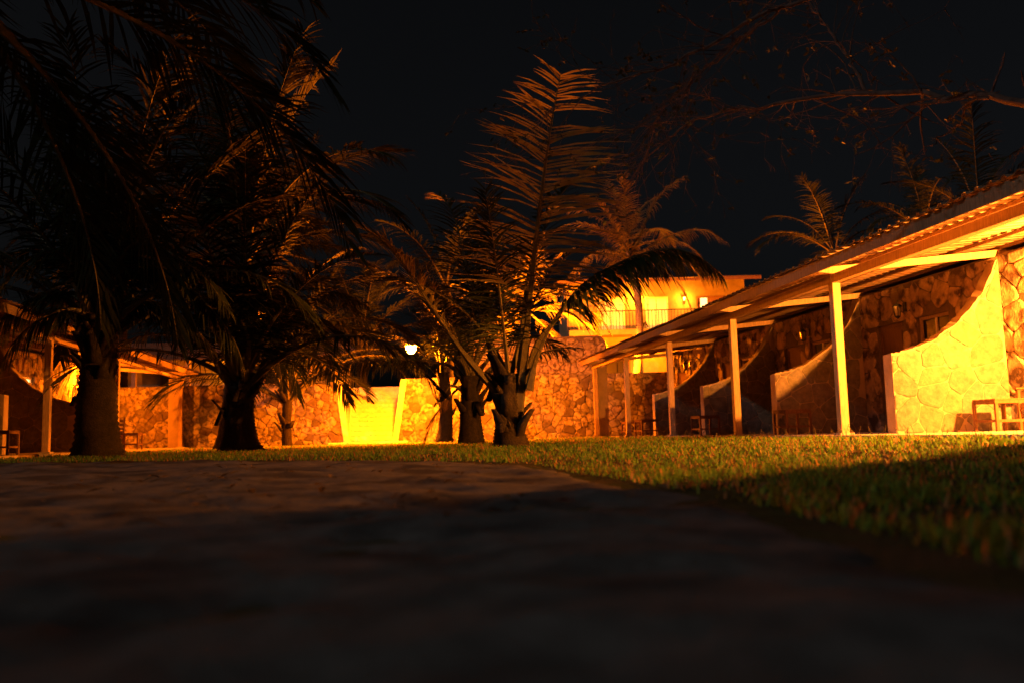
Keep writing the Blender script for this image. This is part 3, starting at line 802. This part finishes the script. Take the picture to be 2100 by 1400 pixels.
def trunk_mesh(root, base, topp, r0, r1, seed, flare=1.6, boots=0, bark='trunk'):
    rg = random.Random(seed); n_ = 46; pts, rads = [], []
    b, t = Vector(base), Vector(topp); bendv = Vector((rg.uniform(-.1, .1), rg.uniform(-.1, .1), 0))*(t-b).length*.5
    for i in range(n_):
        q = i/(n_-1); p = b.lerp(t, q)+bendv*math.sin(math.pi*q)
        r = r0+(r1-r0)*q; h = q*(t-b).length
        r *= 1+(flare-1)*math.exp(-h/.28)
        r *= 1+(.05 if i % 2 else -.03)
        pts.append(p); rads.append([r*(1+.12*noise.noise(Vector((j*.9, h*4, seed)))) for j in range(12)])
    m_ = MB(); m_.tube(pts, rads, 12)
    o = m_.build('trunk', M[bark], root, smooth=True)
    for k in range(boots):
        q = rg.uniform(.1 if boots > 20 else .35, 1.0); a = rg.uniform(0, 6.28); p = b.lerp(t, q)+bendv*math.sin(math.pi*q)
        e = Vector((math.cos(a), math.sin(a), 0)); r = r0+(r1-r0)*q; L_ = rg.uniform(.18, .5); wd = rg.uniform(.07, .13)
        s_ = e.cross(Vector((0, 0, 1))); c0 = p+e*r*.75; dn = rg.random() < .35
        c1 = c0+e*.12+Vector((0, 0, .5*L_)); c2 = c1+e*.2*L_*2+Vector((0, 0, (-.7 if dn else .45)*L_))
        bm_ = MB(); v = []
        for c, ww, th in ((c0, wd, .05), (c1, wd*.75, .035), (c2, wd*.45, .018)):
            v += [c-s_*ww-e*th, c+s_*ww-e*th, c+s_*ww+e*th, c-s_*ww+e*th]
        f_ = [(0, 1, 2, 3), (11, 10, 9, 8)]
        for l in (0, 4):
            f_ += [(l+i, l+(i+1) % 4, l+4+(i+1) % 4, l+4+i) for i in range(4)]
        bm_.add(v, f_); bm_.build('leaf_base', M['trunk'], root, smooth=True)
    return o
def palm(base, height, r0, r1, label, seed, nf=15, scale=1.0, lean=(0, 0), flare=1.5, boots=6, emin=-25, emax=84, heroes=(), dry=1, group='coconut palms', trunk=True, bark='trunk', leafm='leaf'):
    rg = random.Random(seed); b = Vector(base); t = b+Vector((lean[0], lean[1], height))
    root = empty('palm_tree', b, label, 'palm', group)
    if trunk: trunk_mesh(root, b-Vector((0, 0, .06)), t, r0, r1, seed, flare, boots, bark)
    swap = leafm != 'leaf'
    pool = [v for v in VAR if emin <= v[0] <= emax]
    a = rg.uniform(0, 6.28)
    for k in range(nf):
        e0, me = pool[int((k+.5)/nf*len(pool))]
        o = bpy.data.objects.new('frond', me); col.objects.link(o); o.parent = root
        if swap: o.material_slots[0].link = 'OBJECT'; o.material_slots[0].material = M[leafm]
        a += 2.39996+rg.uniform(-.25, .25)
        if e0 < 55 and math.cos(a+math.pi/2) > .45: a += math.pi*.62
        rr = r1*.6*(1 if e0 < 60 else .4)
        o.location = t-b+Vector((math.cos(a)*rr, math.sin(a)*rr, rg.uniform(-.15, .1)))
        o.rotation_euler = (rg.uniform(-.08, .08), rg.uniform(-.06, .06), a); s = scale*rg.uniform(.85, 1.12); o.scale = (s, s, s)
    for k in range(dry):
        o = bpy.data.objects.new('dry_frond', DRY[k % 2]); col.objects.link(o); o.parent = root
        a += 2.1; o.location = t-b+Vector((math.cos(a)*r1*.7, math.sin(a)*r1*.7, -.15)); o.rotation_euler = (0, 0, a); o.scale = (scale*.8,)*3
    for h in heroes:
        pts = [atY(x, y, Y) for (x, y, Y) in h['p']]
        m_ = MB(); frond(m_, pts, h.get('leaf', .9), random.Random(seed+len(pts)+int(h['p'][0][0])), h.get('n', 70), h.get('rad', .035), h.get('droop', .5), h.get('start', .2), h.get('w', .042), lift=h.get('lift', .25), ang=h.get('ang', 1.0), side=h.get('side'), gapth=h.get('gap', .55))
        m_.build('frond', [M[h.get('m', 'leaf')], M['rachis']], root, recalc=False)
    return root
def gbase(px, Y, zoff=0):
    p = atY(px, 900, Y); return Vector((p.x, Y, ground_z(p.x, Y)+zoff))

YA = 13.6
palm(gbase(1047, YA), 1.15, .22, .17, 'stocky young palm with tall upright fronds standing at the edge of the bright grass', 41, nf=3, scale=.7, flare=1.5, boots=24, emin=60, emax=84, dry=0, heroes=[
    dict(p=[(1062, 850, 13.5), (1078, 700, 13.5), (1096, 520, 13.4), (1114, 370, 13.2), (1130, 260, 13.0), (1150, 150, 12.7)], leaf=1.5, n=86, rad=.05, start=.36, droop=.3, lift=.25, ang=.5, side=(1, .15, 0), m='litleaf', w=.03, gap=.4),
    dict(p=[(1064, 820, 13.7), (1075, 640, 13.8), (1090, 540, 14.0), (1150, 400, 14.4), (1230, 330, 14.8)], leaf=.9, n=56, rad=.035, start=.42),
    dict(p=[(1018, 800, 13.5), (960, 735, 13.4), (905, 660, 13.4), (850, 575, 13.5), (790, 500, 13.6), (718, 452, 13.8)], leaf=.95, n=64, rad=.04, start=.3, droop=.35, m='litleaf'),
    dict(p=[(1078, 790, 13.6), (1100, 710, 13.6), (1140, 655, 13.5), (1190, 590, 13.3), (1260, 545, 13.0), (1350, 512, 12.7), (1420, 520, 12.5), (1478, 560, 12.4)], leaf=.85, n=120, rad=.036, start=.32, droop=1.0, lift=0, gap=.9, w=.055),
    dict(p=[(1085, 800, 13.4), (1100, 735, 13.4), (1128, 675, 13.3), (1150, 650, 13.2)], leaf=.25, n=10, rad=.04, start=.8),
    dict(p=[(1030, 820, 13.8), (1000, 700, 14.2), (960, 560, 14.8), (930, 440, 15.5), (900, 400, 16)], leaf=.9, n=60, rad=.035, start=.3),
])
palm((5.35, 38, TERR), 6.2, .17, .14, 'tall slender palm lit orange in front of the lodge balcony', 52, nf=12, scale=1.0, flare=1.3, boots=2, emin=-25, emax=84, dry=1, bark='lit_bark', leafm='litleaf', heroes=[
    dict(p=[(1298, 530, 38), (1330, 440, 37.8), (1365, 390, 37.6), (1402, 362, 37.4)], leaf=.9, n=60, m='litleaf', start=.12, droop=.7),
    dict(p=[(1298, 530, 38), (1365, 488, 37.4), (1440, 472, 37), (1490, 497, 36.8)], leaf=.9, n=70, m='litleaf', start=.12, droop=.8),
    dict(p=[(1298, 530, 37.8), (1370, 518, 37.2), (1435, 535, 36.8), (1478, 585, 36.6)], leaf=1.0, n=70, m='litleaf', start=.12, droop=1.0),
    dict(p=[(1295, 530, 37.8), (1262, 470, 37.4), (1232, 425, 37.2), (1205, 405, 37)], leaf=.9, n=60, m='litleaf', start=.12, droop=.6),
    dict(p=[(1295, 530, 37.8), (1235, 512, 37.2), (1185, 545, 36.6), (1160, 610, 36.2)], leaf=1.0, n=66, m='litleaf', start=.12, droop=1.0)])
YC = 19.0
palm(gbase(967, YC), 1.5, .24, .2, 'black palm with bare curved stalks left of the stocky young palm', 63, nf=9, scale=.85, flare=1.4, boots=14, emin=50, emax=84, heroes=[
    dict(p=[(955, 790, 19), (925, 752, 19.2), (860, 738, 19.6), (780, 735, 20), (700, 745, 20.4), (636, 775, 20.8)], leaf=.68, n=110, droop=1.0, start=.18, lift=0),
    dict(p=[(975, 790, 19), (1010, 752, 19.2), (1070, 735, 19.6), (1140, 715, 20), (1180, 712, 20.2)], leaf=.7, n=50, droop=.7),
    dict(p=[(950, 800, 18.9), (925, 790, 18.6), (905, 820, 18.3)], leaf=.2, n=6, start=.8)])
palm(gbase(910, 24.4), 2.0, .2, .17, 'slim palm close to the rubble wall just right of the steps', 74, nf=7, scale=.7, boots=3, emin=60, dry=0, emax=84)
palm(gbase(590, 26.4), 1.45, .15, .15, 'small palm with a smooth thin trunk left of the steps', 85, nf=15, scale=1.0, dry=0, boots=5, emin=36, emax=84, flare=1.1)
palm(gbase(492, 16.5), 1.35, .27, .24, 'squat black palm with a wide mounded foot and splayed stalks', 96, nf=20, dry=0, scale=1.05, flare=1.9, boots=14, emin=36, emax=84, heroes=[
    dict(p=[(485, 800, 16.5), (455, 770, 16.3), (420, 705, 16), (360, 660, 15.8), (270, 650, 15.5), (190, 690, 15.3)], leaf=.8, n=70, droop=.8),
    dict(p=[(520, 800, 16.5), (545, 760, 16.6), (570, 690, 16.9), (620, 620, 17.3), (690, 600, 17.8), (760, 630, 18.2)], leaf=.6, n=74, droop=.8, lift=0),
    dict(p=[(500, 780, 16.4), (510, 700, 16), (480, 640, 15.6), (420, 640, 15), (370, 700, 14.6)], leaf=.8, n=60, droop=.9)])
palm(gbase(203, 14.3), 2.1, .33, .26, 'thick black palm with a dense drooping crown before the left guest row', 107, nf=26, dry=0, scale=1.2, flare=1.45, boots=16, emin=36, emax=84, heroes=[
    dict(p=[(205, 690, 14.3), (230, 590, 14), (270, 500, 13.6), (350, 520, 13.2), (420, 570, 13), (470, 640, 12.8)], leaf=.7, n=74, droop=.8),
    dict(p=[(195, 640, 14.3), (130, 600, 14.2), (50, 620, 14.0), (-40, 690, 13.9)], leaf=.75, n=70, droop=1.1, lift=0),
    dict(p=[(200, 655, 14.2), (150, 635, 13.9), (90, 650, 13.6), (30, 700, 13.4), (0, 750, 13.3)], leaf=.7, n=60, droop=1.1, lift=0),
    dict(p=[(210, 650, 14.3), (280, 615, 14.4), (360, 640, 14.6), (440, 715, 14.8)], leaf=.7, n=66, droop=1.1, lift=0),
    dict(p=[(207, 640, 14.1), (240, 560, 13.9), (310, 545, 13.8), (390, 590, 13.7), (470, 680, 13.6), (500, 750, 13.6)], leaf=.75, n=70, droop=1.0, lift=0),
    dict(p=[(195, 640, 14.4), (150, 540, 14.6), (60, 510, 14.9), (-30, 560, 15.2)], leaf=.8, n=60, droop=.9),
    dict(p=[(190, 690, 14.3), (170, 590, 14), (130, 520, 13.5), (60, 530, 13.2), (0, 600, 13), (-40, 690, 12.9)], leaf=.85, n=74, droop=.8)])
palm((-2.6, 34.5, TERR), 4.2, .18, .15, 'terrace palm rising behind the lamp', 118, nf=15, scale=.95, boots=2)
palm((-5.9, 33.4, TERR), 1.5, .19, .17, 'low terrace palm spreading behind the top of the steps', 231, nf=18, scale=.9, boots=3, dry=0, emin=2)
palm((-9.3, 33, TERR), 5.6, .18, .15, 'taller terrace palm behind the small thin palm', 129, nf=15, scale=1.05, boots=2)
palm((-14.5, 32, TERR), 5.4, .18, .15, 'terrace palm above the left guest row', 130, nf=15, scale=1.05, boots=2)
palm((.6, 36.2, TERR), 3.4, .18, .15, 'short terrace palm glowing behind the stocky young palm', 141, nf=15, scale=.9, boots=2, leafm='litleaf')
palm((-7.2, 21.5, .1), 4.6, .2, .16, 'tall palm between the two squat black palms and the rubble wall', 152, nf=16, scale=1.1, boots=4)
palm((-6.6, 9.2, .04), 5.9, .22, .18, 'tall palm whose hanging fronds darken the sky above the thick black palm', 242, nf=24, scale=1.45, boots=3, dry=0)
palm((-6.12, 19.5, .1), 4.4, .17, .16, 'tall palm hidden behind the squat black palm', 253, nf=20, scale=1.2, boots=3, dry=0, emin=36)
for (x, y, h, lb, sd_) in ((13.0, 34, 5.6, 'dim palm behind the guest row roof nearest the lodge', 163), (16.2, 33, 6.2, 'dim palm behind the middle of the guest row roof', 174), (14.2, 25.5, 5.8, 'dim palm behind the near end of the guest row roof', 185)):
    palm((x, y, TERR if y > 28.5 else .0), h-.6+(0 if y > 28.5 else 1.0), .17, .14, lb, sd_, nf=14, scale=.85, boots=2)

# ------------------------------------------------------------------ overhanging bare-twigged tree
tr = empty('shade_tree', (5.0, 2.6, 0), 'old tree whose thin crooked twigs hang across the night sky', 'tree')
rgt = random.Random(77); twigs_ends = []
def branch(mb, p, d, L_, r, depth):
    n_ = max(4, int(L_/.16)); pts, rads = [p.copy()], [r]
    for i in range(n_):
        d = (d+Vector((rgt.gauss(0, .16), rgt.gauss(0, .16), rgt.gauss(-.01 if depth < 2 else -.05, .14)))).normalized()
        p = p+d*L_/n_; pts.append(p.copy()); rads.append(r*(1-.72*(i+1)/n_))
        if depth < 4 and i > 0 and rgt.random() < (.5 if depth < 3 else .35):
            e = (d+Vector((rgt.gauss(0, .75), rgt.gauss(0, .75), rgt.gauss(-.1, .6)))).normalized()
            branch(mb, p.copy(), e, L_*rgt.uniform(.35, .6), max(.003, rads[-1]*.6), depth+1)
    mb.tube(pts, rads, 6 if r > .02 else 4, cap=False)
    if depth >= 2: twigs_ends.extend(pts[len(pts)//2:])
m_ = MB(); T0 = Vector((5.0, 2.6, 0))
m_.tube([T0+Vector((0, 0, -.1)), T0+Vector((.02, .03, .6)), T0+Vector((.0, .15, 1.4)), T0+Vector((-.1, .5, 2.3)), T0+Vector((-.2, 1.1, 2.75))], [.34, .26, .22, .19, .15], 12)
m_.build('trunk', M['bark'], tr, smooth=True)
limbs = [
    [T0+Vector((-.2, 1.1, 2.75)), atY(2230, 190, 6.0), atY(2000, 200, 7.4), atY(1780, 190, 8.6), atY(1580, 215, 9.6), atY(1420, 250, 10.2), atY(1320, 330, 10.6)],
    [atY(1780, 190, 8.6), atY(1720, 90, 9.0), atY(1640, -20, 9.6), atY(1540, -160, 10)],
    [T0+Vector((-.1, .5, 2.3)), atY(2300, -60, 5.2), atY(1900, -60, 6.5), atY(1600, 20, 7.6), atY(1400, 120, 8.4), atY(1260, 170, 9.0), atY(1120, 230, 9.6)],
    [atY(1600, 20, 7.6), atY(1480, 110, 8.2), atY(1370, 210, 8.8), atY(1340, 270, 9)],
    [atY(2000, 200, 7.4), atY(1960, 260, 7.9), atY(1920, 290, 8.3), atY(1890, 320, 8.6)],
]
for k, lp in enumerate(limbs):
    pts = resample3(lp, 30); r0 = (.042, .018, .03, .013, .01)[k]
    m_ = MB(); m_.tube([p+Vector((rgt.gauss(0, .015), rgt.gauss(0, .015), rgt.gauss(0, .02))) for p in pts], [r0*(1-.8*i/29) for i in range(30)], 8, cap=False)
    for i in range(6, 30):
        for _ in range(2 if rgt.random() < .6 else 1):
            tg = (pts[min(i+1, 29)]-pts[i-1]).normalized()
            if k == 4: continue
            e = (tg*.7+Vector((rgt.gauss(0, .6), rgt.gauss(0, .6), rgt.gauss(.0, .5)))).normalized()
            branch(m_, pts[i].copy(), e, rgt.uniform(.4, 1.15), max(.005, r0*(1-.8*i/29)*.45), 1)
    m_.build('limb', M['bark'], tr, smooth=True, recalc=False)
m_ = MB()
for p in twigs_ends:
    if rgt.random() < .1:
        for _ in range(3):
            d = Vector((rgt.gauss(0, 1), rgt.gauss(0, 1), rgt.gauss(-.3, .6))).normalized(); s_ = d.cross(Vector((rgt.random(), rgt.random(), 1))).normalized()
            L_ = rgt.uniform(.04, .08); m_.add([p, p+d*L_*.5+s_*L_*.2, p+d*L_, p+d*L_*.5-s_*L_*.2], [(0, 1, 2, 3)])
tag(m_.build('foliage', M['tleaf'], tr, recalc=False), kind='stuff')

# ------------------------------------------------------------------ grass
nr = np.random.default_rng(5)
def blades(n, x0, x1, y0, y1, hmin, hmax, wd, fan=None):
    X = nr.uniform(x0, x1, n); Y = nr.uniform(y0, y1, n)
    keep = ~in_path(X, Y)
    keep &= np.abs(X) < .66*Y+1.2
    keep &= ~((X < -.9) & (Y < 7.2) & (nr.random(n) < .97))
    tR = (X-PR.x)*NR.x+(Y-PR.y)*NR.y; tL = (X-PL.x)*NL.x+(Y-PL.y)*NL.y
    keep &= (tR < -.3) & (tL < -.3) & (Y < 27.9) & ~((np.abs(X+4.62) < .75) & (Y > 27.3))
    X, Y = X[keep], Y[keep]
    cl = np.array([noise.noise(Vector((x*1.6, y*1.6, 2))) + .6*noise.noise(Vector((x*5, y*5, 4))) for x, y in zip(X, Y)])
    k2 = nr.random(len(X)) < np.clip(.75+cl, .12, 1); X, Y, cl = X[k2], Y[k2], cl[k2]
    Zg = np.array([ground_z(x, y) for x, y in zip(X, Y)])-.006
    n = len(X); a = nr.uniform(0, 2*np.pi, n); h = nr.uniform(hmin, hmax, n)*(1+.5*np.clip(cl, -.6, 1)); ln = nr.uniform(.2, 1.1, n)*h
    wv = nr.uniform(.6, 1.3, n)*wd
    dx, dy = np.cos(a), np.sin(a); sx, sy = -dy, dx
    V = np.empty((n, 5, 3))
    V[:, 0] = np.c_[X-sx*wv, Y-sy*wv, Zg]; V[:, 1] = np.c_[X+sx*wv, Y+sy*wv, Zg]
    mx_, my_ = X+dx*ln*.4, Y+dy*ln*.4
    V[:, 2] = np.c_[mx_-sx*wv*.85, my_-sy*wv*.85, Zg+h*.62]; V[:, 3] = np.c_[mx_+sx*wv*.85, my_+sy*wv*.85, Zg+h*.62]
    V[:, 4] = np.c_[X+dx*ln, Y+dy*ln, Zg+h*nr.uniform(.7, 1.05, n)]
    dry = (nr.random(n) < np.clip(.26-.3*cl+.25*np.clip((Y-13)/8, 0, 1), .05, .8))[:, None]  # random dry tufts; the extra ones far off stand in for lamplight
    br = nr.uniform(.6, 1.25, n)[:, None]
    C_ = np.where(dry, np.array([[.32, .2, .07]]), np.array([[.12, .25, .03]]))*br*(1+1.1*np.clip((Y-14)/8, 0, 1))[:, None]  # far blades brightened, lamplight near the wall painted into their tint
    return V, C_
def grass_obj(name, sets, kind='stuff'):
    V = np.concatenate([s[0] for s in sets]); C_ = np.concatenate([s[1] for s in sets]); n = len(V)
    me = bpy.data.meshes.new(name)
    idx = np.arange(n)[:, None]*5
    loops = np.concatenate([idx+np.array([[0, 1, 3, 2]]), idx+np.array([[2, 3, 4]])], 1).ravel()
    me.vertices.add(n*5); me.vertices.foreach_set('co', V.astype(np.float32).ravel())
    me.loops.add(n*7); me.loops.foreach_set('vertex_index', loops.astype(np.int32))
    me.polygons.add(n*2); st = (np.arange(n)[:, None]*7+np.array([[0, 4]])).ravel()
    me.polygons.foreach_set('loop_start', st.astype(np.int32))
    me.update(calc_edges=True)
    at = me.color_attributes.new('tint', 'FLOAT_COLOR', 'POINT')
    cc = np.ones((n, 5, 4), np.float32); cc[:, :, :3] = C_[:, None, :]
    at.data.foreach_set('color', cc.ravel())
    me.materials.append(M['grass'])
    o = bpy.data.objects.new(name, me); col.objects.link(o); tag(o, kind=kind); return o
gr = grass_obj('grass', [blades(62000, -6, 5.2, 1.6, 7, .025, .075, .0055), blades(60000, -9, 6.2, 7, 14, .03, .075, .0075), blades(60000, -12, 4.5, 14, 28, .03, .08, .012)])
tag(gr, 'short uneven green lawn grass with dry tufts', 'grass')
# taller seed stalks
sk = []
for i in range(260):
    s = rgt.uniform(-4, 15); t = -.34-abs(rgt.gauss(0, .12)); p = WR(s, t, 0); sk.append((p.x, p.y, rgt.uniform(.06, .17)))
for i in range(60):
    x, y = rgt.uniform(-.5, 4.5), rgt.uniform(4.5, 11); sk.append((x, y, rgt.uniform(.08, .2)))
m_ = MB(); m_.c = []
for (x, y, h) in sk:
    q = Vector((x, y, 0))-PR
    if q.dot(NR) > -.3 or in_path(np.array([x]), np.array([y]))[0]: continue
    z = ground_z(x, y); a = rgt.uniform(0, 6.28); l = rgt.uniform(.1, .6)*h; k0 = len(m_.v)
    m_.tube([(x, y, z-.01), (x+math.cos(a)*l*.35, y+math.sin(a)*l*.35, z+h*.55), (x+math.cos(a)*l, y+math.sin(a)*l, z+h)], [.0028, .0024, .0035], 4)
    m_.c += [(.15, .12, .05)]*(len(m_.v)-k0)
tag(m_.build('grass_stalks', M['grass'], recalc=False), 'thin seeding grass stalks rising above the lawn', 'grass', kind='stuff')

# fallen leaves
m_ = MB()
for i in range(420):
    x, y = rgt.uniform(-3, 5), 2.8+8*rgt.random()**1.3
    q = Vector((x, y, 0))-PR
    if q.dot(NR) > -.35: continue
    z = ground_z(x, y)+(.05 if in_path(np.array([x]), np.array([y]))[0] else .03); a = rgt.uniform(0, 6.28); L_ = rgt.uniform(.025, .06)
    d = Vector((math.cos(a), math.sin(a), rgt.uniform(-.3, .4)))*L_; e = Vector((-math.sin(a), math.cos(a), rgt.uniform(-.3, .3)))*L_*.35; p = Vector((x, y, z))
    m_.add([p-d, p+e+Vector((0, 0, .008)), p+d, p-e+Vector((0, 0, .006))], [(0, 1, 2), (0, 2, 3)])
tag(m_.build('leaf_litter', M['dleaf'], recalc=False), 'small dry leaves fallen over the lawn and sand path', 'leaves', kind='stuff')
